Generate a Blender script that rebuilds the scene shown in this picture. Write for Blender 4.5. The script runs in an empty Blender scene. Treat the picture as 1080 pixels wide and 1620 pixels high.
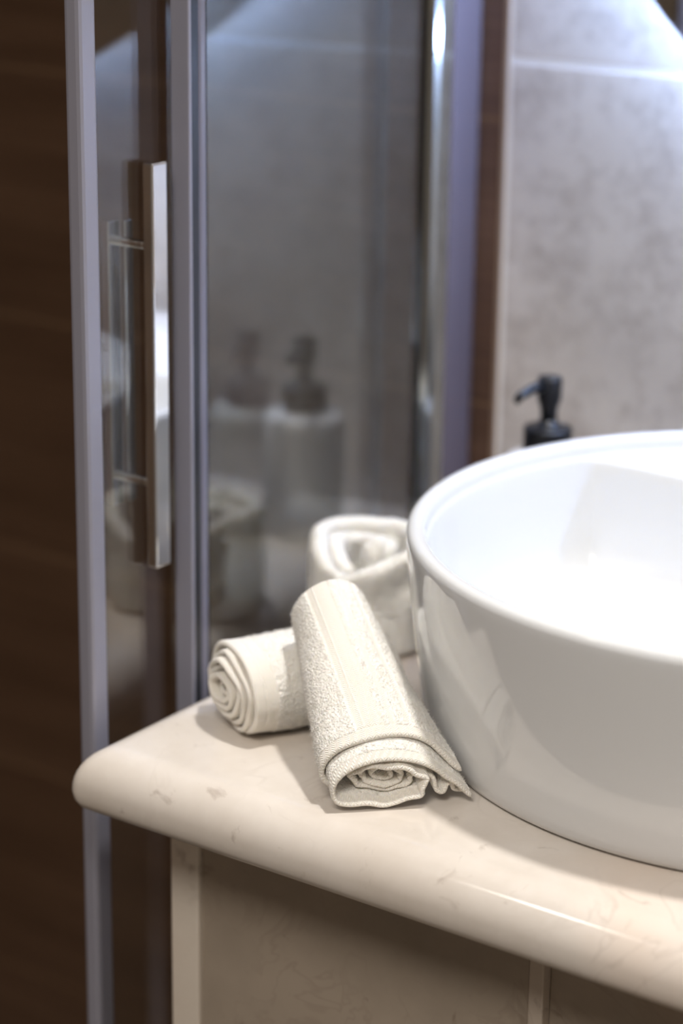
import bpy, bmesh, math, random
import numpy as np
from mathutils import Vector, Matrix, noise

random.seed(7)
scene = bpy.context.scene
COL = scene.collection

# ------------------------------------------------------------------ camera
cam_d = bpy.data.cameras.new('camera')
cam = bpy.data.objects.new('camera', cam_d); COL.objects.link(cam)
RT = Vector((0.816369, 0.57737946, 0.01321369))
UP = Vector((-0.18552316, 0.24051078, 0.95275166))
FW = Vector((-0.54692121, 0.78024837, -0.3034628))
m = Matrix((RT, UP, -FW)).transposed().to_4x4()
m.translation = Vector((0, 0, 0.55))
cam.matrix_world = m
cam_d.sensor_fit = 'VERTICAL'; cam_d.sensor_height = 36.0; cam_d.sensor_width = 24.0
cam_d.lens = 3594.79 / 1620 * 36.0
cam_d.clip_start = 0.02
cam_d.dof.use_dof = True
cam_d.dof.focus_distance = (Vector((-0.645, 0.985, 0.03)) - Vector((0, 0, 0.55))).dot(FW)
cam_d.dof.aperture_fstop = 3.2
scene.camera = cam

# ------------------------------------------------------------------ world, exposure
w = bpy.data.worlds.new('world'); scene.world = w; w.use_nodes = True
w.node_tree.nodes['Background'].inputs[0].default_value = (0.9, 0.85, 0.8, 1)
w.node_tree.nodes['Background'].inputs[1].default_value = 0.0
scene.view_settings.view_transform = 'Standard'
scene.view_settings.look = 'None'
scene.view_settings.exposure = 0.0
scene.view_settings.gamma = 1.0
scene.view_settings.use_curve_mapping = False
scene.cycles.max_bounces = 14
scene.cycles.transmission_bounces = 10
scene.cycles.glossy_bounces = 6
scene.cycles.blur_glossy = 0.6
scene.cycles.sample_clamp_indirect = 4.0

# ------------------------------------------------------------------ lamps (ceiling spots of the room)
def area(name, loc, size, power, color, target=None, spread=math.pi):
    d = bpy.data.lights.new(name, 'AREA'); d.shape = 'DISK'; d.size = size
    d.energy = power; d.color = color; d.spread = spread
    o = bpy.data.objects.new(name, d); COL.objects.link(o)
    o.location = loc
    if target is not None:
        o.rotation_euler = (Vector(target) - Vector(loc)).to_track_quat('-Z', 'Y').to_euler()
    return o
area('downlight_over_basin', (-0.42, 1.16, 1.59), 0.11, 9.0, (1.0, 0.96, 0.91), spread=math.radians(120))
area('downlight_over_shower_side', (-1.50, 0.06, 1.59), 0.12, 2.2, (1.0, 0.93, 0.85), spread=math.radians(150))
area('downlight_over_room', (-0.25, -0.35, 1.58), 0.80, 25.0, (1.0, 0.93, 0.85), spread=math.radians(150))

# ------------------------------------------------------------------ material helpers
def mat(name):
    mt = bpy.data.materials.new(name); mt.use_nodes = True
    nt = mt.node_tree
    return mt, nt, nt.nodes['Principled BSDF']
def N(nt, typ, **kw):
    n = nt.nodes.new(typ)
    for k, v in kw.items():
        if k in n.inputs.keys(): n.inputs[k].default_value = v
        else: setattr(n, k, v)
    return n
def ramp(nt, stops, fac):
    r = nt.nodes.new('ShaderNodeValToRGB')
    els = r.color_ramp.elements
    while len(els) < len(stops): els.new(0.5)
    for e, (p, c) in zip(els, stops):
        e.position = p; e.color = (*c, 1) if len(c) == 3 else c
    nt.links.new(fac, r.inputs[0])
    return r
def coords(nt, scale=(1, 1, 1), kind='Object'):
    tc = nt.nodes.new('ShaderNodeTexCoord')
    mp = nt.nodes.new('ShaderNodeMapping'); mp.inputs['Scale'].default_value = scale
    nt.links.new(tc.outputs[kind], mp.inputs['Vector'])
    return mp.outputs['Vector']
def mix(nt, a, b, fac, mode='MIX'):
    x = nt.nodes.new('ShaderNodeMix'); x.data_type = 'RGBA'; x.blend_type = mode
    for s, v in ((6, a), (7, b)):
        if hasattr(v, 'links') or isinstance(v, bpy.types.NodeSocket): nt.links.new(v, x.inputs[s])
        else: x.inputs[s].default_value = (*v, 1)
    if isinstance(fac, bpy.types.NodeSocket): nt.links.new(fac, x.inputs[0])
    else: x.inputs[0].default_value = fac
    return x.outputs[2]
def mathn(nt, op, a, b=None, c=None):
    x = nt.nodes.new('ShaderNodeMath'); x.operation = op
    for i, v in enumerate((a, b, c)):
        if v is None: continue
        if isinstance(v, bpy.types.NodeSocket): nt.links.new(v, x.inputs[i])
        else: x.inputs[i].default_value = v
    return x.outputs[0]
def simple(name, color, rough=0.5, metal=0.0, **kw):
    mt, nt, b = mat(name)
    b.inputs['Base Color'].default_value = (*color, 1)
    b.inputs['Roughness'].default_value = rough
    b.inputs['Metallic'].default_value = metal
    for k, v in kw.items(): b.inputs[k].default_value = v
    return mt

# marble: cream ground, soft clouds, peach flushes, fine grey-brown veins and flecks
def marble(name, ground, dim, rough):
    mt, nt, b = mat(name)
    v = coords(nt)
    n1 = N(nt, 'ShaderNodeTexNoise', Scale=9.0, Detail=8.0, Roughness=0.6); nt.links.new(v, n1.inputs['Vector'])
    n2 = N(nt, 'ShaderNodeTexNoise', Scale=4.0, Detail=4.0, Roughness=0.5, Distortion=1.0); nt.links.new(v, n2.inputs['Vector'])
    n3 = N(nt, 'ShaderNodeTexNoise', Scale=15.0, Detail=3.5, Roughness=0.55, Distortion=1.2); nt.links.new(v, n3.inputs['Vector'])
    n4 = N(nt, 'ShaderNodeTexNoise', Scale=42.0, Detail=5.0, Roughness=0.6, Distortion=0.8); nt.links.new(v, n4.inputs['Vector'])
    r1 = ramp(nt, [(0.30, dim), (0.62, ground)], n1.outputs['Fac'])
    r2 = ramp(nt, [(0.52, (0, 0, 0)), (0.75, (1, 1, 1))], n2.outputs['Fac'])
    c = mix(nt, r1.outputs['Color'], (ground[0], ground[1]*0.87, ground[2]*0.78), mathn(nt, 'MULTIPLY', r2.outputs['Color'], 0.65))
    # veins where the distorted noise crosses its middle, broken up by the fine noise
    a = mathn(nt, 'ABSOLUTE', mathn(nt, 'SUBTRACT', n3.outputs['Fac'], 0.5))
    ve = ramp(nt, [(0.0, (1, 1, 1)), (0.022, (0, 0, 0))], a)
    gate = ramp(nt, [(0.48, (0, 0, 0)), (0.62, (1, 1, 1))], n1.outputs['Fac'])
    vf = mathn(nt, 'MULTIPLY', mathn(nt, 'MULTIPLY', ve.outputs['Color'], gate.outputs['Color']), 0.24)
    c = mix(nt, c, (ground[0]*0.52, ground[1]*0.46, ground[2]*0.42), vf)
    fl = ramp(nt, [(0.63, (0, 0, 0)), (0.73, (1, 1, 1))], n4.outputs['Fac'])
    c = mix(nt, c, (ground[0]*0.55, ground[1]*0.50, ground[2]*0.47), mathn(nt, 'MULTIPLY', fl.outputs['Color'], 0.62))
    nt.links.new(c, b.inputs['Base Color'])
    b.inputs['Roughness'].default_value = rough
    return mt
M_MARBLE = marble('cream_marble', (0.79, 0.735, 0.675), (0.66, 0.595, 0.525), 0.13)
M_PANEL = marble('shaded_taupe_marble', (0.40, 0.335, 0.268), (0.31, 0.26, 0.205), 0.35)  # shade under the counter overhang is part of this darker colour
M_DIVIDER = marble('grey_taupe_marble', (0.60, 0.52, 0.44), (0.52, 0.45, 0.37), 0.35)
M_PANEL_EDGE = marble('lit_pale_marble', (0.80, 0.73, 0.64), (0.70, 0.62, 0.53), 0.35)  # end panel catches the light; that brightness is put into its colour

# beige stone-look tile with pale joints
def tile_beige():
    mt, nt, b = mat('beige_stone_tile')
    v = coords(nt)
    n1 = N(nt, 'ShaderNodeTexNoise', Scale=7.0, Detail=6.0, Roughness=0.6); nt.links.new(v, n1.inputs['Vector'])
    n2 = N(nt, 'ShaderNodeTexNoise', Scale=38.0, Detail=6.0, Roughness=0.7); nt.links.new(v, n2.inputs['Vector'])
    r1 = ramp(nt, [(0.3, (0.615, 0.565, 0.51)), (0.7, (0.725, 0.68, 0.625))], n1.outputs['Fac'])
    r2 = ramp(nt, [(0.34, (0.76, 0.74, 0.72)), (0.55, (1, 1, 1))], n2.outputs['Fac'])
    c = mix(nt, r1.outputs['Color'], r2.outputs['Color'], 1.0, 'MULTIPLY')
    nt.links.new(c, b.inputs['Base Color'])
    b.inputs['Roughness'].default_value = 0.42
    return mt
M_TILE = tile_beige()
M_GROUT = simple('pale_grout', (0.90, 0.89, 0.87), 0.7)

# brown wood-look tile: fine horizontal grain
def tile_brown():
    mt, nt, b = mat('brown_wood_tile')
    v = coords(nt, (1.2, 1.2, 90.0))
    n1 = N(nt, 'ShaderNodeTexNoise', Scale=3.0, Detail=5.0, Roughness=0.65); nt.links.new(v, n1.inputs['Vector'])
    v2 = coords(nt, (1.0, 1.0, 7.0))
    n2 = N(nt, 'ShaderNodeTexNoise', Scale=3.0, Detail=3.0); nt.links.new(v2, n2.inputs['Vector'])
    r1 = ramp(nt, [(0.3, (0.095, 0.050, 0.028)), (0.7, (0.165, 0.094, 0.056))], n1.outputs['Fac'])
    r2 = ramp(nt, [(0.3, (0.70, 0.68, 0.66)), (0.7, (1, 1, 1))], n2.outputs['Fac'])
    c = mix(nt, r1.outputs['Color'], r2.outputs['Color'], 1.0, 'MULTIPLY')
    nt.links.new(c, b.inputs['Base Color'])
    b.inputs['Roughness'].default_value = 0.4
    return mt
M_BROWN = tile_brown()
M_BROWN_GROUT = simple('tan_grout', (0.19, 0.11, 0.058), 0.7)
M_TRIM = simple('bronze_tile_trim', (0.42, 0.30, 0.20), 0.28, 0.6)
M_CEIL = simple('white_ceiling_paint', (0.72, 0.71, 0.69), 0.8)
M_ROOM = simple('taupe_wall_tile', (0.34, 0.31, 0.275), 0.5)
M_FLOOR = simple('dark_floor_tile', (0.16, 0.135, 0.11), 0.4)

M_CERAMIC = simple('white_glazed_ceramic', (0.74, 0.755, 0.77), 0.08, 0.0)
M_CERAMIC.node_tree.nodes['Principled BSDF'].inputs['Coat Weight'].default_value = 0.3
M_CERAMIC.node_tree.nodes['Principled BSDF'].inputs['Coat Roughness'].default_value = 0.04
M_BOTTLE = simple('white_bottle_ceramic', (0.80, 0.80, 0.80), 0.25)
M_BLACK = simple('matt_black_plastic', (0.006, 0.007, 0.010), 0.36)
M_CHROME = simple('polished_chrome', (0.86, 0.86, 0.87), 0.06, 1.0)
M_ALU = simple('satin_aluminium', (0.34, 0.34, 0.41), 0.36, 0.25)
M_POST = simple('grey_chrome_post', (0.42, 0.43, 0.42), 0.10, 1.0)
M_SEAL = simple('dark_rubber_seal', (0.02, 0.022, 0.03), 0.35)
M_SEAL_PALE = simple('pale_plastic_seal', (0.20, 0.20, 0.26), 0.22)
M_CHANNEL = simple('mauve_grey_plastic_channel', (0.15, 0.13, 0.155), 0.16)
M_MIRROR = simple('silvered_mirror', (0.88, 0.89, 0.89), 0.015, 1.0)

def glass_mat():
    mt, nt, b = mat('clear_shower_glass')
    b.inputs['Base Color'].default_value = (0.93, 0.96, 0.95, 1)
    b.inputs['Roughness'].default_value = 0.0
    b.inputs['IOR'].default_value = 1.65
    b.inputs['Transmission Weight'].default_value = 1.0
    return mt
M_GLASS = glass_mat()
def led_mat():
    mt, nt, b = mat('cool_white_led')
    b.inputs['Base Color'].default_value = (0.8, 0.85, 0.9, 1)
    b.inputs['Emission Color'].default_value = (0.40, 0.57, 1.0, 1)
    b.inputs['Emission Strength'].default_value = 84.0
    return mt
M_LED = led_mat()

# cream terry; uv.x marks woven bands (0 = terry pile, 1 = smooth border)
def terry():
    mt, nt, b = mat('cream_terry_cotton')
    v = coords(nt)
    at = N(nt, 'ShaderNodeAttribute'); at.attribute_name = 'band'
    uvn = nt.nodes.new('ShaderNodeUVMap'); uvn.uv_map = 'weave'
    n1 = N(nt, 'ShaderNodeTexNoise', Scale=900.0, Detail=3.0, Roughness=0.6); nt.links.new(v, n1.inputs['Vector'])
    vo = N(nt, 'ShaderNodeTexVoronoi', Scale=620.0); nt.links.new(v, vo.inputs['Vector'])
    sp = nt.nodes.new('ShaderNodeSeparateXYZ'); nt.links.new(uvn.outputs['UV'], sp.inputs[0])
    # herringbone rib of the woven border: uv in centimetres
    tri = mathn(nt, 'PINGPONG', sp.outputs['X'], 0.22)
    rib = mathn(nt, 'SINE', mathn(nt, 'MULTIPLY', mathn(nt, 'ADD', sp.outputs['Y'], tri), 40.0))
    pile = mathn(nt, 'ADD', n1.outputs['Fac'], mathn(nt, 'MULTIPLY', vo.outputs['Distance'], 0.8))
    h = N(nt, 'ShaderNodeMix'); h.data_type = 'FLOAT'
    nt.links.new(at.outputs['Fac'], h.inputs[0]); nt.links.new(pile, h.inputs[2])
    nt.links.new(mathn(nt, 'MULTIPLY', rib, 0.16), h.inputs[3])
    bp = N(nt, 'ShaderNodeBump', Strength=0.8, Distance=0.0011)
    nt.links.new(h.outputs[0], bp.inputs['Height']); nt.links.new(bp.outputs['Normal'], b.inputs['Normal'])
    n2 = N(nt, 'ShaderNodeTexNoise', Scale=60.0, Detail=3.0); nt.links.new(v, n2.inputs['Vector'])
    r = ramp(nt, [(0.3, (0.93, 0.90, 0.835)), (0.7, (0.96, 0.935, 0.88))], n2.outputs['Fac'])
    c = mix(nt, r.outputs['Color'], (0.885, 0.845, 0.77), at.outputs['Fac'])
    nt.links.new(c, b.inputs['Base Color'])
    b.inputs['Roughness'].default_value = 0.95
    b.inputs['Specular IOR Level'].default_value = 0.15
    b.inputs['Sheen Weight'].default_value = 0.25
    b.inputs['Sheen Roughness'].default_value = 0.5
    b.inputs['Subsurface Weight'].default_value = 0.12
    b.inputs['Subsurface Radius'].default_value = (0.004, 0.003, 0.002)
    b.inputs['Subsurface Scale'].default_value = 1.0
    return mt
M_TERRY = terry()

# ------------------------------------------------------------------ object helpers
def link(name, me, material, parent=None):
    o = bpy.data.objects.new(name, me); COL.objects.link(o)
    if material is not None: me.materials.append(material)
    if parent is not None: o.parent = parent
    return o
def from_bm(name, bm, material, parent=None, smooth=False):
    bmesh.ops.recalc_face_normals(bm, faces=bm.faces[:])
    me = bpy.data.meshes.new(name); bm.to_mesh(me); bm.free()
    if smooth:
        for p in me.polygons: p.use_smooth = True
    return link(name, me, material, parent)
def tag(o, label=None, cat=None, group=None, kind=None):
    if label: o['label'] = label
    if cat: o['category'] = cat
    if group: o['group'] = group
    if kind: o['kind'] = kind
    return o
def empty(name, loc, **kw):
    o = bpy.data.objects.new(name, None); COL.objects.link(o); o.location = loc
    o.empty_display_size = 0.02
    tag(o, **kw)
    return o
def rel(o, root):
    """parent o (built in world coordinates) under root, keeping its place"""
    o.parent = root
    o.matrix_parent_inverse = Matrix.Translation(-Vector(root.location))
    return o
def bm_box(bm, lo, hi, bev=0.0, seg=2):
    r = bmesh.ops.create_cube(bm, size=1.0)
    vs = r['verts']
    c = [(a + b) / 2 for a, b in zip(lo, hi)]; s = [b - a for a, b in zip(lo, hi)]
    for v in vs: v.co = Vector((v.co.x*s[0] + c[0], v.co.y*s[1] + c[1], v.co.z*s[2] + c[2]))
    if bev > 0:
        es = list({e for v in vs for e in v.link_edges})
        bmesh.ops.bevel(bm, geom=es, offset=bev, segments=seg, affect='EDGES', profile=0.5)
def box(name, lo, hi, material, bev=0.0, parent=None, seg=2):
    bm = bmesh.new(); bm_box(bm, lo, hi, bev, seg)
    return from_bm(name, bm, material, parent)
def bm_prism(bm, poly, z0, z1):
    b = [bm.verts.new((x, y, z0)) for x, y in poly]; t = [bm.verts.new((x, y, z1)) for x, y in poly]
    n = len(poly)
    bm.faces.new(b[::-1]); bm.faces.new(t)
    for i in range(n): bm.faces.new((b[i], b[(i+1) % n], t[(i+1) % n], t[i]))
def prism(name, poly, z0, z1, material, parent=None, bev=0.0):
    bm = bmesh.new(); bm_prism(bm, poly, z0, z1)
    if bev: bmesh.ops.bevel(bm, geom=bm.edges[:], offset=bev, segments=2, affect='EDGES', profile=0.5)
    return from_bm(name, bm, material, parent)
def bm_loops(bm, loops, cap0=True, cap1=True):
    rows = [[bm.verts.new(p) for p in L] for L in loops]
    n = len(rows[0])
    for a, b in zip(rows, rows[1:]):
        for i in range(n): bm.faces.new((a[i], a[(i+1) % n], b[(i+1) % n], b[i]))
    if cap0: bm.faces.new(rows[0][::-1])
    if cap1: bm.faces.new(rows[-1])
def lathe_loops(prof, cx, cy, n=64):
    return [[(cx + r*math.cos(2*math.pi*i/n), cy + r*math.sin(2*math.pi*i/n), z) for i in range(n)] for r, z in prof]
def lathe(name, prof, cx, cy, material, parent=None, n=64):
    bm = bmesh.new(); bm_loops(bm, lathe_loops(prof, cx, cy, n))
    return from_bm(name, bm, material, parent, smooth=True)
def autosmooth(o, ang=35):
    me = o.data
    for p in me.polygons: p.use_smooth = True
    me.set_sharp_from_angle(angle=math.radians(ang))

# ------------------------------------------------------------------ the room
YW = 1.46           # face of the tiled back wall
FZ, CZ = -0.86, 1.60
X0, X1, Y0 = -1.80, 0.85, -1.35
XB = -0.880         # where brown tile meets beige tile

def S(o): o['kind'] = 'structure'; return o
S(box('floor', (X0-.1, Y0-.1, FZ-.05), (X1+.1, YW+.1, FZ), M_FLOOR))
S(box('ceiling', (X0-.1, Y0-.1, CZ), (X1+.1, YW+.1, CZ+.05), M_CEIL))
# beige part of the back wall: two tile courses with a raised-edge joint between them
zj = 0.361
wall = S(box('wall_back', (XB, YW+.0004, FZ), (X1+.1, YW+.1, CZ), M_GROUT))
bm = bmesh.new()
xs = [XB+.004, -0.28, 0.32, X1]
zs = [FZ, -0.839, -0.239, zj, zj+.6, zj+1.2, CZ]
for xa, xb in zip(xs, xs[1:]):
    for za, zb in zip(zs, zs[1:]):
        bm_box(bm, (xa+.001, YW, za+.0022), (xb-.001, YW+.012, zb-.0022), 0.0012)
o = from_bm('wall_tiles', bm, M_TILE); o.parent = wall
# brown part behind the shower
wall2 = S(box('wall_shower_back', (X0-.1, YW+.0004, FZ), (XB-.0005, YW+.1, CZ), M_BROWN_GROUT))
bm = bmesh.new()
zj2 = 0.3165
zs = [FZ, zj2-0.88, zj2-0.66, zj2-0.44, zj2-0.22, zj2, zj2+0.22, zj2+0.44, zj2+0.66, zj2+0.88, CZ]
xs = [X0, XB-.95+.05, XB-.003]
for k, (za, zb) in enumerate(zip(zs, zs[1:])):
    for xa, xb in zip(xs, xs[1:]):
        bm_box(bm, (xa+.0007, YW, za+.0012), (xb-.0007, YW+.012, zb-.0012), 0.0008)
o = from_bm('wall_tiles', bm, M_BROWN); o.parent = wall2
S(box('trim_1', (XB-.0020, YW-.0012, FZ), (XB+.0016, YW+.006, CZ), M_TRIM, 0.0006))
S(box('wall_left', (X0-.1, Y0, FZ), (X0, YW, CZ), M_BROWN))
S(box('wall_right', (X1, Y0, FZ), (X1+.1, YW, CZ), M_ROOM))
S(box('wall_front', (X0, Y0-.1, FZ), (X1, Y0, CZ), M_ROOM))

# ------------------------------------------------------------------ marble countertop (bullnose front and left)
CX0, CY0, CTH = -0.852, 0.930, 0.038     # outermost left and front edge
CXR = 0.45
def counter():
    # half-bullnose profile: (inset from the outermost edge, z)
    prof = []
    for k in range(0, 11):
        a = math.pi/2 * k / 10
        prof.append((0.024*(1-math.sin(a)) , -0.026*(1-math.cos(a))))
    prof += [(0.0008, -0.0315), (0.0032, -0.0358), (0.0065, -CTH)]
    # travel from the top inwards to the bottom
    loops = []
    rc = 0.010
    for ins, z in prof:
        x0, y0 = CX0 + ins, CY0 + ins
        r = max(0.0035, rc - ins*0.25)
        L = [(x0, YW)]
        for k in range(0, 9):
            a = math.pi + math.pi/2 * k / 8
            L.append((x0 + r + r*math.cos(a), y0 + r + r*math.sin(a)))
        L += [(CXR, y0), (CXR, YW)]
        loops.append([(x, y, z) for x, y in L])
    bm = bmesh.new()
    bm_loops(bm, loops)
    o = from_bm('marble_countertop', bm, M_MARBLE)
    autosmooth(o, 40)
    return o
tag(counter(), 'cream marble countertop with a rounded front edge under the white basin', 'countertop')

# ------------------------------------------------------------------ vanity base below it
vb = empty('vanity_base', (-0.55, 1.2, FZ), label='marble vanity base in shaded taupe, recessed below the cream countertop', cat='vanity')
VX = -0.812
bot = -CTH
rel(box('side_panel', (VX, 0.980, FZ+.0), (VX+0.0215, YW-.002, bot), M_PANEL_EDGE, 0.0012), vb)['label'] = 'narrow end panel, coloured paler as if lit'
rel(box('front_panel', (VX+0.0215, 0.9835, FZ), (-0.5575, 1.002, bot), M_PANEL, 0.001), vb)
rel(box('divider', (-0.5575, 0.9825, FZ), (-0.5480, YW-.002, bot), M_DIVIDER, 0.001), vb)['label'] = 'narrow upright joint strip'
rel(box('front_panel', (-0.5480, 0.9900, FZ), (0.42, 1.008, bot), M_PANEL, 0.001), vb)
rel(box('side_panel', (0.42, 0.980, FZ), (0.4415, YW-.002, bot), M_PANEL_EDGE, 0.001), vb)

# ------------------------------------------------------------------ round vessel basin with a tap ledge at the back
BX, BY, BR, BH = -0.523, 1.212, 0.2285, 0.130
def basin():
    n = 256
    ang = [2*math.pi*i/n for i in range(n)]
    rot = math.radians(-7.0)
    def circle(r, z): return [(BX + r*math.cos(a), BY + r*math.sin(a), z) for a in ang]
    ux, uy = math.cos(rot), math.sin(rot)
    vx, vy = -uy, ux
    def dee(r, chord, z, rr=0.03):
        L = []
        for a in ang:
            p = (r*math.cos(a), r*math.sin(a))
            u = p[0]*ux + p[1]*uy; v = p[0]*vx + p[1]*vy
            # soft clamp against a gently bowed chord
            ch = chord + 0.010*(1 - (u/0.2)**2)
            k = 0.006
            vv = v if v < ch - 3*k else (ch - k*math.log(1 + math.exp(-(v-ch)/k)) if v-ch > -30*k else v)
            L.append((BX + u*ux + vv*vx, BY + u*uy + vv*vy, z))
        return L
    loops = []
    # outer wall from the foot up
    for r, z in ((0.190, 0.0005), (0.2085, 0.0008), (0.2115, 0.0022), (0.2135, 0.0055), (0.2155, 0.012), (0.2185, 0.030), (0.2225, 0.060),
                 (0.2258, 0.090), (0.2275, 0.110), (0.2284, 0.120), (0.2285, 0.1245), (0.2276, 0.1278), (0.2255, 0.1295),
                 (0.2225, 0.1300), (0.2195, 0.1293), (0.2178, 0.1275), (0.2170, 0.1245), (0.2166, 0.1215)):
        loops.append(circle(r, z))
    ch = 0.078
    for r, c, z in ((0.2163, 0.5, 0.1195), (0.2158, 0.20, 0.1188), (0.2155, ch+.004, 0.1183), (0.2152, ch+.0012, 0.1176), (0.2148, ch, 0.1160), (0.2135, ch-.0012, 0.108),
                    (0.2105, ch-.004, 0.085), (0.2070, ch-.008, 0.062), (0.2030, ch-.012, 0.050), (0.196, ch-.018, 0.0425), (0.186, ch-.026, 0.0385),
                    (0.170, ch-.036, 0.0355), (0.140, ch-.050, 0.032), (0.100, ch-.062, 0.028), (0.060, ch-.074, 0.025), (0.030, 0.030, 0.0235)):
        if c > 0.3: loops.append(circle(r, z))
        else: loops.append(dee(r, c, z))
    bm = bmesh.new(); bm_loops(bm, loops)
    o = from_bm('washbasin', bm, M_CERAMIC)
    autosmooth(o, 50)
    return o
tag(basin(), 'round white glossy vessel basin standing on the cream marble countertop', 'basin')

# ------------------------------------------------------------------ soap dispenser behind the basin
DX, DY = -0.7806, 1.370
sd = empty('soap_dispenser', (DX, DY, 0), label='white soap dispenser with black pump behind the round basin', cat='soap dispenser')
prof = [(0.024, 0.0003), (0.0305, 0.0009), (0.0315, 0.003), (0.0315, 0.086), (0.0308, 0.0905), (0.0285, 0.0942), (0.024, 0.0965), (0.016, 0.0975), (0.0145, 0.099), (0.0145, 0.101)]
rel(lathe('bottle', prof, DX, DY, M_BOTTLE), sd)
prof = [(0.0150, 0.0985), (0.0172, 0.0990), (0.0176, 0.1000), (0.0176, 0.1150), (0.0170, 0.1162), (0.0120, 0.1165), (0.0085, 0.1172), (0.0070, 0.119), (0.0062, 0.122)]
rel(lathe('collar', prof, DX, DY, M_BLACK), sd)['label'] = 'black screw collar'
ph = rel(lathe('pump_head', [(0.0060, 0.1195), (0.0062, 0.130), (0.0074, 0.1335), (0.0086, 0.137), (0.0088, 0.1515), (0.0082, 0.1530), (0.0060, 0.1535)], DX, DY, M_BLACK), sd)
ph['label'] = 'black pump head'
def nozzle():
    # tapering spout with a drooping tip, towards the user
    pts = [((DX-.001, DY-.003, 0.1475), 0.0042), ((DX-.004, DY-.015, 0.1472), 0.0038), ((DX-.005, DY-.025, 0.1457), 0.0036), ((DX-.006, DY-.032, 0.1440), 0.0033), ((DX-.0065, DY-.0345, 0.1418), 0.0030)]
    loops = []
    d = Vector((-0.27, -0.96, -0.12)).normalized()
    s = d.cross(Vector((0, 0, 1))).normalized(); u = s.cross(d)
    for p, r in pts:
        loops.append([tuple(Vector(p) + s*r*math.cos(a) + u*r*math.sin(a)) for a in [2*math.pi*i/20 for i in range(20)]])
    bm = bmesh.new(); bm_loops(bm, loops)
    return from_bm('nozzle', bm, M_BLACK, smooth=True)
o = nozzle(); o.parent = ph

# ------------------------------------------------------------------ round back-lit mirror
MX, MZ, MR, MY = -0.509, 0.618, 0.300, 1.400
mr = empty('backlit_mirror', (MX, YW, MZ), label='round mirror with cool white light glowing behind it on beige tile', cat='mirror')
def disc_y(name, prof, material, n=128):
    # lathe about the y axis: (radius, y)
    loops = [[(MX + r*math.cos(2*math.pi*i/n), y, MZ + r*math.sin(2*math.pi*i/n)) for i in range(n)] for r, y in prof]
    bm = bmesh.new(); bm_loops(bm, loops)
    o = from_bm(name, bm, material); autosmooth(o, 30); return o
rel(disc_y('mirror_glass', [(MR-.002, MY+.0052), (MR, MY+.004), (MR, MY+.0012), (MR-.0015, MY)], M_MIRROR), mr)
rel(disc_y('backing_box', [(MR-.018, YW-.0005), (MR-.018, MY+.0055)], M_CEIL), mr)
def led_ring():
    n = 128; bm = bmesh.new()
    sec = [(MR-.0178, MY+.036), (MR-.0148, MY+.036), (MR-.0148, MY+.048), (MR-.0178, MY+.048)]
    rows = [[bm.verts.new((MX + r*math.cos(2*math.pi*i/n), y, MZ + r*math.sin(2*math.pi*i/n))) for r, y in sec] for i in range(n)]
    for i in range(n):
        a, b = rows[i], rows[(i+1) % n]
        for k in range(4): bm.faces.new((a[k], a[(k+1) % 4], b[(k+1) % 4], b[k]))
    return from_bm('led_strip', bm, M_LED)
rel(led_ring(), mr)

# ------------------------------------------------------------------ shower enclosure
TB = math.tan(math.radians(3.2))
def fx(y): return -0.880 - (y - 1.25)*TB          # plane of the fixed pane
def dx(y): return -0.902 - (y - 1.25)*math.tan(math.radians(5.5))          # plane of the sliding door behind it
def slab(y0, y1, plane, th):
    return [(plane(y0) - th/2, y0), (plane(y0) + th/2, y0), (plane(y1) + th/2, y1), (plane(y1) - th/2, y1)]
SZ0, SZ1 = FZ + 0.03, 1.10
fs = empty('fixed_shower_panel', (fx(1.25), 1.25, FZ), label='fixed clear glass shower panel fastened to the brown tiled wall', cat='shower panel')
rel(prism('glass_pane', slab(1.090, 1.385, fx, 0.006), SZ0, SZ1, M_GLASS), fs)
# front profile: aluminium, dark gasket, pale lip
rel(prism('front_profile', slab(1.066, 1.0692, fx, 0.014), SZ0, SZ1, M_ALU, bev=0.0008), fs)
rel(prism('gasket', slab(1.0692, 1.0765, fx, 0.0128), SZ0, SZ1, M_SEAL), fs)['label'] = 'dark rubber gasket'
rel(prism('profile_lip', slab(1.0765, 1.0855, fx, 0.0136), SZ0, SZ1, M_SEAL_PALE, bev=0.0025), fs)
# rear post and wall channel
rel(prism('rear_post', slab(1.356, 1.386, fx, 0.022), SZ0, SZ1, M_POST, bev=0.007), fs)
wc = [(-0.8805, 1.3845), (-0.9010, YW-.0016), (-0.9300, YW-.0016), (-0.9080, 1.3845)]
rel(prism('wall_channel', wc, SZ0, SZ1, M_CHANNEL, bev=0.0025), fs)
rel(prism('top_rail', slab(1.066, 1.386, fx, 0.02), SZ1, SZ1+.035, M_ALU, bev=0.002), fs)
rel(prism('bottom_rail', slab(1.066, 1.386, fx, 0.02), FZ, SZ0, M_ALU, bev=0.002), fs)

sdr = empty('sliding_shower_door', (dx(1.2), 1.2, FZ), label='clear sliding shower door with a chrome bar handle left of the fixed panel', cat='shower door')
rel(prism('glass_pane', slab(0.993, 1.330, dx, 0.006), SZ0, SZ1-.01, M_GLASS), sdr)
rel(prism('edge_profile', slab(0.977, 0.994, dx, 0.012), SZ0, SZ1-.01, M_ALU, bev=0.003), sdr)
rel(prism('rear_seal', slab(1.326, 1.336, dx, 0.012), SZ0, SZ1-.01, M_SEAL, bev=0.002), sdr)
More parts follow.
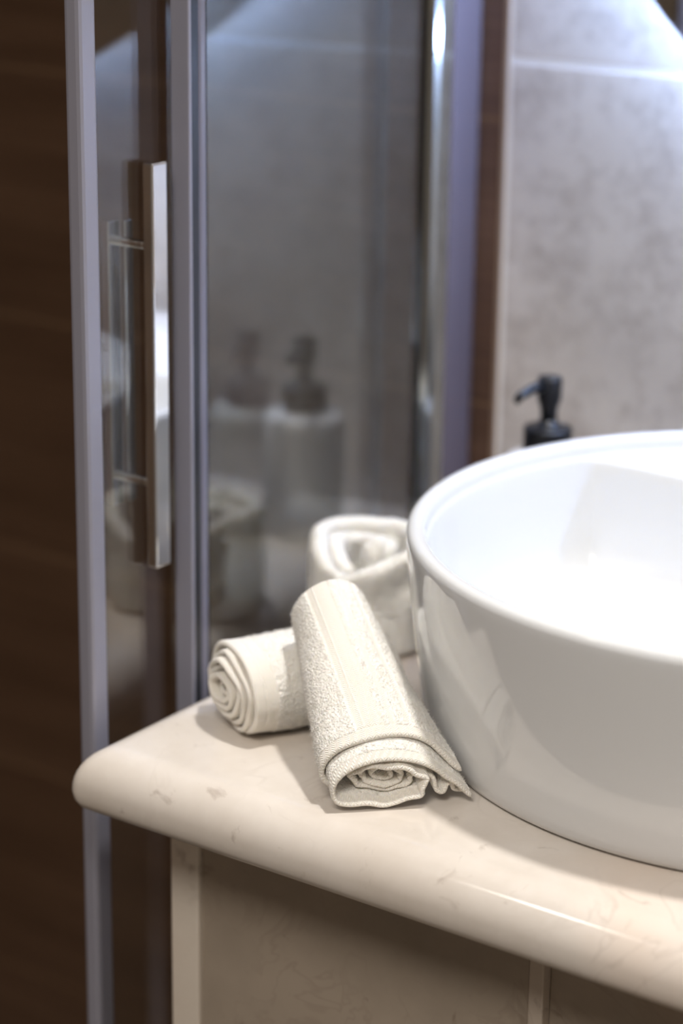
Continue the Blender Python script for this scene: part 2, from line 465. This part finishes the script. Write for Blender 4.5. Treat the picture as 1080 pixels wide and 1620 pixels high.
# chrome handle: flat bar outside, a shorter bar inside, both on studs through the pane
hd = bpy.data.objects.new('handle', None); COL.objects.link(hd); hd.empty_display_size = 0.02
rel(hd, sdr)
hd['label'] = 'chrome bar handle'
def handle_bar(name, x, y, z, bev=0.0012):
    bm = bmesh.new()
    bm_box(bm, (x[0], y[0], z[0]), (x[1], y[1], z[1]), bev, 3)
    o = from_bm(name, bm, M_CHROME); o.parent = hd
handle_bar('outer_bar', (-0.8775, -0.8695), (1.0393, 1.0535), (0.0805, 0.3355))
handle_bar('inner_bar', (-0.9105, -0.9045), (1.0345, 1.0455), (0.1165, 0.2980), 0.0008)
handle_bar('inner_bar', (-0.9085, -0.9040), (1.0490, 1.0570), (0.1165, 0.2965), 0.0008)
for z in (0.135, 0.285):
    bm = bmesh.new()
    loops = [[(x, 1.0435 + 0.003*math.cos(a), z + 0.003*math.sin(a)) for a in [2*math.pi*i/20 for i in range(20)]] for x in (-0.906, -0.874)]
    bm_loops(bm, loops)
    o = from_bm('stud', bm, M_CHROME, smooth=True); autosmooth(o, 35); o.parent = hd

# ------------------------------------------------------------------ rolled towels
def resample(pts, n):
    """Catmull-Rom through pts, n points evenly along its length"""
    P = np.array(pts, float)
    P = np.vstack([2*P[0]-P[1], P, 2*P[-1]-P[-2]])
    out = []
    for i in range(1, len(P)-2):
        p0, p1, p2, p3 = P[i-1:i+3]
        for t in np.linspace(0, 1, 24, endpoint=False):
            out.append(0.5*((2*p1) + (-p0+p2)*t + (2*p0-5*p1+4*p2-p3)*t*t + (-p0+3*p1-3*p2+p3)*t**3))
    out.append(P[-2]); out = np.array(out)
    d = np.r_[0, np.cumsum(np.hypot(*np.diff(out, axis=0).T))]
    s = np.linspace(0, d[-1], n)
    return np.c_[np.interp(s, d, out[:, 0]), np.interp(s, d, out[:, 1])]
def sstep(a, b, x): 
    t = np.clip((x-a)/(b-a), 0, 1); return t*t*(3-2*t)

def sheet(mids, thick, band, pile=0.0007, seed=0.0, wob=0.0012, wobscale=45.0, fold=None):
    """mids: array (ns, nu, 3) of a cloth's middle surface -> closed, thick, fluffy mesh data.
    band: (ns, nu) 0 = pile, 1 = smooth woven border"""
    ns, nu, _ = mids.shape
    M = mids.copy()
    ds = np.gradient(M, axis=0); du = np.gradient(M, axis=1)
    nrm = np.cross(ds, du); nrm /= (np.linalg.norm(nrm, axis=2, keepdims=True) + 1e-12)
    for i in range(ns):
        for j in range(nu):
            p = Vector(M[i, j]) 
            M[i, j] += nrm[i, j]*wob*noise.noise(p*wobscale + Vector((seed, 0, 0)))
    # rounded edges in both directions
    lenu = np.linalg.norm(np.diff(M, axis=1), axis=2).cumsum(axis=1); lenu = np.c_[np.zeros((ns, 1)), lenu]
    lens = np.linalg.norm(np.diff(M, axis=0), axis=2).cumsum(axis=0); lens = np.r_[np.zeros((1, nu)), lens]
    def roundoff(d, tot):
        e = np.minimum(d, tot - d); r = thick/2
        q = np.clip(e/r, 0, 1); return np.sqrt(np.clip(1-(1-q)**2, 0.03, 1))
    rnd = roundoff(lenu, lenu[:, -1:])*roundoff(lens, lens[-1:, :])
    hem = np.exp(-((lenu-0.0035)/0.0022)**2) 
    half = thick/2*rnd - 0.00045*np.exp(-((lenu-0.0078)/0.0006)**2)*(band > 0.3)
    verts = []
    sides = []
    for sgn in (1, -1):
        V = M + nrm*(half*sgn)[..., None]
        for i in range(ns):
            for j in range(nu):
                p = Vector(V[i, j])
                q = p*1000.0
                f = 0.55*noise.noise(q*1.15 + Vector((seed, 3, sgn))) + 0.45*noise.noise(q*2.3 + Vector((3, seed, 1))) + 0.6*noise.noise(q*0.22) + random.uniform(-.28, .28)
                amp = pile*(1 - 0.82*band[i, j])
                V[i, j] += nrm[i, j]*sgn*amp*f
        sides.append(V)
    verts = np.concatenate([sides[0].reshape(-1, 3), sides[1].reshape(-1, 3)])
    off = ns*nu
    faces = []
    idx = lambda i, j: i*nu + j
    for i in range(ns-1):
        for j in range(nu-1):
            faces.append((idx(i, j), idx(i+1, j), idx(i+1, j+1), idx(i, j+1)))
            faces.append((off+idx(i, j), off+idx(i, j+1), off+idx(i+1, j+1), off+idx(i+1, j)))
    for i in range(ns-1):
        faces.append((idx(i, 0), off+idx(i, 0), off+idx(i+1, 0), idx(i+1, 0)))
        faces.append((idx(i, nu-1), idx(i+1, nu-1), off+idx(i+1, nu-1), off+idx(i, nu-1)))
    for j in range(nu-1):
        faces.append((idx(0, j), idx(0, j+1), off+idx(0, j+1), off+idx(0, j)))
        faces.append((idx(ns-1, j), off+idx(ns-1, j), off+idx(ns-1, j+1), idx(ns-1, j+1)))
    b = np.concatenate([band.ravel(), band.ravel()])
    uv = np.stack([lens*100, lenu*100], axis=2).reshape(-1, 2); uv = np.concatenate([uv, uv])
    return verts, faces, b, uv
def towel_mesh(name, parts, parent=None, hairs=60000):
    vs, fs_, bs, us = [], [], [], []
    o = 0
    for v, f, b, u in parts:
        vs.append(v); bs.append(b); us.append(u)
        fs_ += [tuple(k+o for k in q) for q in f]; o += len(v)
    vs = np.concatenate(vs); bs = np.concatenate(bs); us = np.concatenate(us)
    me = bpy.data.meshes.new(name); me.from_pydata(vs.tolist(), [], fs_); me.update()
    at = me.attributes.new('band', 'FLOAT', 'POINT'); at.data.foreach_set('value', bs.astype(np.float32))
    uvl = me.uv_layers.new(name='weave')
    li = np.empty(len(me.loops), dtype=np.int32); me.loops.foreach_get('vertex_index', li)
    uvl.data.foreach_set('uv', us[li].astype(np.float32).ravel())
    me.polygons.foreach_set('use_smooth', [True]*len(me.polygons))
    ob = link(name, me, M_TERRY, parent)
    # the cotton pile: short curled loops wherever the cloth is not woven flat
    vg = ob.vertex_groups.new(name='pile')
    lev = np.round(np.clip(1 - 0.93*bs, 0, 1), 1)
    for L in np.unique(lev):
        vg.add(np.nonzero(lev == L)[0].tolist(), float(L), 'REPLACE')
    md = ob.modifiers.new('pile', 'PARTICLE_SYSTEM')
    ps = ob.particle_systems[-1]; ps.vertex_group_density = 'pile'; ps.vertex_group_length = 'pile'
    ps.seed = len(bs) % 97
    st = ps.settings; st.type = 'HAIR'; st.count = hairs; st.hair_step = 3
    st.hair_length = 0.0010; st.brownian_factor = 0.0007; st.length_random = 0.5
    st.emit_from = 'FACE'; st.use_even_distribution = True; st.distribution = 'RAND'; st.use_modifier_stack = False
    st.root_radius = 0.16; st.tip_radius = 0.10; st.radius_scale = 0.001; st.shape = 0.0
    st.render_step = 3; st.display_step = 2; st.child_type = 'NONE'
    return ob

def clock_spiral(cx, cy, r0, r1, turns, end_deg, sx=1.0, sy=1.0, wav=0.0, n=None, k=5, ph=0.0):
    """clockwise spiral from the inside out that ends at angle end_deg"""
    n = n or int(turns*14)
    out = []
    for i in range(n+1):
        t = i/n
        a = math.radians(end_deg) + (1-t)*turns*2*math.pi
        r = r0 + (r1-r0)*t
        r *= 1 + wav*math.sin(k*a+ph)*(0.4+0.6*t)
        out.append((cx + r*math.cos(a)*sx, cy + r*math.sin(a)*sy))
    return out

def place(sec_near, sec_far, O0, O1, lat0, lat1, u, blend, zpow=1.0, up0=None, up1=None):
    """section curves (cm) at both ends -> middle surface (ns, nu, 3). u: (ns, nu) positions along the axis"""
    ns, nu = u.shape
    k = blend(u)[..., None]
    sec = sec_near[:, None, :]*(1-k) + sec_far[:, None, :]*k
    O0, O1 = np.array(O0), np.array(O1)
    base = O0 + (O1-O0)*u[..., None]
    lat = np.array(lat0)*(1-k) + np.array(lat1)*k
    lat /= np.linalg.norm(lat, axis=2, keepdims=True)
    up0 = np.array(up0 if up0 is not None else (0, 0, 1.0)); up1 = np.array(up1 if up1 is not None else (0, 0, 1.0))
    up = up0*(1-k) + up1*k; up /= np.linalg.norm(up, axis=2, keepdims=True)
    return base + lat*sec[..., :1]*0.01 + up*sec[..., 1:]*0.01

# ---- front towel: lies with its open end on the marble, its far end propped on the left roll
def front_towel():
    root = empty('rolled_towel', (-0.66, 0.98, 0), label='cream rolled towel in front, leaning on the other two with its open end forward', cat='towel', group='rolled cream towels on the counter')
    NS, NU = 560, 200
    core = clock_spiral(-0.45, 1.33, 0.14, 1.22, 3.4, -95, 2.0, 0.94, 0.085, n=66, k=7)
    near = core + [(-1.6, 0.25), (-2.6, 0.22), (-3.35, 0.45), (-3.62, 1.1), (-3.35, 1.75), (-2.5, 2.35), (-1.3, 2.72), (0.1, 2.78), (1.4, 2.55), (2.35, 2.1), (3.05, 1.5), (3.65, 1.05), (4.05, 0.65), (4.45, 0.30)]
    coref = clock_spiral(0.0, 2.25, 0.30, 1.75, 3.4, -95, 1.05, 0.98, 0.0, n=66)
    far = coref + [(-0.6, 0.25), (-1.3, 0.55), (-1.9, 1.1), (-2.25, 1.8), (-2.3, 2.6), (-1.95, 3.4), (-1.35, 4.0), (-0.5, 4.35), (0.45, 4.35), (1.3, 4.0), (1.9, 3.4), (2.25, 2.7), (2.35, 2.0), (2.2, 1.2)]
    far = [(x*0.80-0.1, y*0.90) for x, y in far]
    n_, f_ = resample(near, NS), resample(far, NS)
    s = np.linspace(0, 1, NS)
    # the core sits a little deeper inside the end than the outer layer; wavy edges
    start = 0.05*(1-sstep(0.40, 0.52, s)) + 0.012*np.sin(s*38)*(1-sstep(0.4, 0.6, s)) + 0.006*np.sin(s*9)
    endu = 1.0 - 0.02*np.sin(s*14) + 0.02*sstep(0.2, 0, s)
    v = np.linspace(0, 1, NU)**0.96
    u = start[:, None] + (endu-start)[:, None]*v[None]
    O0, O1 = (-0.647, 0.980, 0.0012), (-0.752, 1.058, 0.0565)
    la0, la1 = (0.70, 0.714, 0), (0.66, 0.75, 0.0)
    up1 = (0.30, -0.22, 0.93)
    bl = lambda q: np.clip(0.85*q + 0.15*sstep(0, 1, q), 0, 1.02)
    mids = place(n_, f_, O0, O1, la0, la1, u, bl, up1=up1)
    sc = s[:, None]*np.ones((1, NU))
    def bands(sc, L0=0.0):
        b = np.zeros_like(sc)
        return b
    lenu = (u - u[:, :1])*0.142
    band = np.clip(1-np.abs(lenu-0.002)/0.006, 0, 1)**0.3
    band = np.where(lenu < 0.008, 1.0, 0.0)*sstep(0.0085, 0.0065, lenu)
    A = sheet(mids, 0.0030, band, pile=0.00045, seed=1.0, wob=0.0011)
    # second, outer layer: the towel's own fold over the first, starting further back
    SQ = lambda L: [(x*0.80-0.1, y*0.90) for x, y in L]
    NS2, NU2 = 400, 300
    near2 = [(-2.4, 0.10), (-3.2, 0.22), (-3.85, 0.62), (-4.02, 1.2), (-3.72, 1.95), (-2.8, 2.70), (-1.4, 3.12), (0.1, 3.20), (1.5, 2.98), (2.6, 2.5), (3.3, 1.9), (3.8, 1.45), (4.3, 1.15)]
    far2 = SQ([(-0.7, 0.02), (-1.5, 0.35), (-2.15, 0.9), (-2.58, 1.7), (-2.65, 2.6), (-2.3, 3.55), (-1.6, 4.3), (-0.6, 4.72), (0.5, 4.72), (1.5, 4.35), (2.2, 3.6), (2.6, 2.7), (2.62, 1.8)])
    n2, f2 = resample(near2, NS2), resample(far2, NS2)
    s2 = np.linspace(0, 1, NS2)
    start = 0.10 + 0.008*np.sin(s2*11) - 0.02*sstep(0.8, 1.0, s2)
    endu = 1.015 + 0.008*np.sin(s2*10+1)
    v = np.linspace(0, 1, NU2)
    u = start[:, None] + (endu-start)[:, None]*v[None]
    mids = place(n2, f2, O0, O1, la0, la1, u, bl, up1=up1)
    lenu = (u - u[:, :1])*0.142
    sc = s2[:, None]*np.ones((1, NU2))
    stripe = np.zeros_like(sc)
    for c0, wd in ((0.47, 0.016), (0.535, 0.042), (0.63, 0.008), (0.72, 0.008)):
        stripe = np.maximum(stripe, sstep(wd+.016, wd-.006, np.abs(sc-c0)))
    hem = sstep(0.0085, 0.007, lenu)
    band = np.maximum(stripe, hem)
    B = sheet(mids, 0.0034, band, pile=0.00055, seed=5.0, wob=0.0010)
    # the loose corner of the cloth, folded in under the flap
    NS3, NU3 = 200, 90
    near3 = [(1.75, 0.20), (1.70, 0.85), (2.05, 1.35), (2.45, 1.15), (2.55, 0.55), (2.95, 0.40), (3.25, 0.80), (3.55, 0.72), (3.75, 0.30), (4.20, 0.20), (4.62, 0.34)]
    far3 = [(0.5, 1.0), (0.6, 1.2), (0.8, 1.4), (1.0, 1.4), (1.1, 1.3), (1.2, 1.2), (1.4, 1.2), (1.5, 1.1), (1.6, 1.0), (1.7, 1.0)]
    n3, f3 = resample(near3, NS3), resample(far3, NS3)
    u = np.linspace(0.035, 0.30, NU3)[None]*np.ones((NS3, 1)) + (0.012*np.sin(np.linspace(0, 9, NS3)))[:, None]
    mids = place(n3, f3, O0, O1, la0, la1, u, bl, up1=up1)
    C = sheet(mids, 0.0026, sstep(0.075, 0.065, u), pile=0.0004, seed=8.0, wob=0.0008)
    o = towel_mesh('towel_roll', [A, B, C]); rel(o, root)
    # hem cords: the rolled selvedge along both open edges
    return root
front_towel()

# ---- left towel: lies flat, its coiled end facing left
def left_towel():
    root = empty('rolled_towel', (-0.77, 1.06, 0), label='cream rolled towel lying on the left with its coiled end towards the glass', cat='towel', group='rolled cream towels on the counter')
    NS, NU = 900, 150
    sp = clock_spiral(0, 2.62, 0.25, 2.72, 5.2, -90, 1.16, 0.87, 0.045, n=110, k=5)
    sp = [(x, max(y, 0.34)) for x, y in sp]
    tail = clock_spiral(0, 2.62, 2.92, 3.06, 1.04, -118, 1.16, 0.87, 0.0, n=26)
    tail = [(x, max(y, 0.36)) for x, y in tail]
    c = resample(sp, NS)
    d = np.array((0.48, 0.877, 0)); lat = (0.877, -0.48, 0)
    O0 = np.array((-0.7960, 1.0090, 0.0006)); L = 0.106; O1 = O0 + d*L
    s = np.linspace(0, 1, NS)
    start = 0.000 + 0.072*s**1.8 + 0.016*np.sin(s*17+2) + 0.018*np.sin(s*43)*(1-0.7*s)
    end = 1.0 + 0.03*np.sin(s*19)
    v = np.linspace(0, 1, NU)
    u = start[:, None] + (end-start)[:, None]*v[None]
    bl = lambda q: sstep(0, 1, q)
    mids = place(c, c, O0, O1, lat, lat, u, bl)
    band = sstep(0.009, 0.007, (u-u[:, :1])*L)
    A = sheet(mids, 0.0036, band, pile=0.00045, seed=11.0, wob=0.0010)
    NS2, NU2 = 430, 240
    c2 = resample(tail, NS2); s2 = np.linspace(0, 1, NS2)
    start = 0.080 + 0.012*np.sin(s2*7+1.0)
    end = 1.0 + 0.02*np.sin(s2*12)
    v = np.linspace(0, 1, NU2)
    u = start[:, None] + (end-start)[:, None]*v[None]
    mids = place(c2, c2, O0, O1, lat, lat, u, bl)
    lu = (u-u[:, :1])*L
    band = np.maximum(sstep(0.017, 0.015, lu), sstep(0.004, 0.003, np.abs(lu-0.050))*0.0)
    B = sheet(mids, 0.0040, band, pile=0.0010, seed=15.0, wob=0.0012)
    o = towel_mesh('towel_roll', [A, B]); rel(o, root)
    return root
left_towel()

# ---- back towel: stands on end behind the other two, its folded top open
def back_towel():
    cx, cy = -0.811, 1.186
    root = empty('rolled_towel', (cx, cy, 0), label='cream rolled towel standing upright at the back with its folded top open', cat='towel', group='rolled cream towels on the counter')
    lat = np.array((0.82, 0.57, 0)); aw = np.array((-0.57, 0.82, 0))
    def build(curve, top, NS, NU, thick, seed, bend=None, flare=None):
        c = resample(curve, NS); s = np.linspace(0, 1, NS); v = np.linspace(0, 1, NU)
        tp = np.interp(s, [q[0] for q in top], [q[1] for q in top])
        k = np.hanning(41); k /= k.sum(); tp = np.convolve(np.pad(tp, 20, 'edge'), k, 'valid')
        z0 = 0.0012
        z = tp[:, None] + (z0-tp)[:, None]*v[None]
        sca = np.ones_like(z)
        if flare: sca = 1 + flare*sstep(0.03, 0.08, z)
        P = np.array((cx, cy, 0)) + lat*(c[:, None, :1]*sca[..., None]*0.01) + aw*(c[:, None, 1:]*sca[..., None]*0.01)
        P = P + np.zeros((NS, NU, 3)); P[..., 2] = z
        if bend is not None: P = bend(P, s, z)
        band = np.zeros((NS, NU))
        return sheet(P, thick, band, pile=0.0006, seed=seed, wob=0.0034, wobscale=52.0)
    # outer wrap, from the front round the left, the back and the right, and over itself in front
    ring = [(0.7, -2.2), (-0.6, -2.55), (-2.0, -2.45), (-2.85, -1.7), (-3.05, -0.3), (-2.95, 1.2), (-2.3, 2.3), (-0.9, 2.75), (0.7, 2.7), (2.1, 2.3), (2.95, 1.3), (3.2, 0.0), (3.3, -1.3), (2.7, -2.3), (1.4, -2.95), (0.0, -3.25), (-1.2, -3.2), (-2.2, -2.95)]
    top = [(0, 0.050), (0.08, 0.055), (0.15, 0.065), (0.22, 0.075), (0.30, 0.079), (0.40, 0.080), (0.52, 0.080), (0.62, 0.078), (0.70, 0.076), (0.78, 0.074), (0.86, 0.068), (0.93, 0.062), (1.0, 0.054)]
    A = build(ring, top, 520, 190, 0.0115, 21.0, flare=0.02)
    plug = [(0.0, -1.2), (0.6, -0.75), (1.3, -0.6), (2.0, -1.0)]
    C = build(plug, [(0, 0.071), (0.5, 0.078), (1, 0.072)], 120, 150, 0.027, 27.0)
    fold = [(2.2, 1.5), (1.0, 1.9), (-0.6, 1.9), (-1.8, 1.4), (-2.15, 0.3), (-1.7, -0.9), (-0.9, -1.7)]
    D = build(fold, [(0, 0.068), (0.3, 0.072), (0.6, 0.074), (0.8, 0.068), (1, 0.058)], 260, 130, 0.0115, 31.0)
    o = towel_mesh('towel_roll', [A, C, D]); rel(o, root)
    # loose corner of the wrap hanging at the right, behind the front flap
    return root
back_towel()
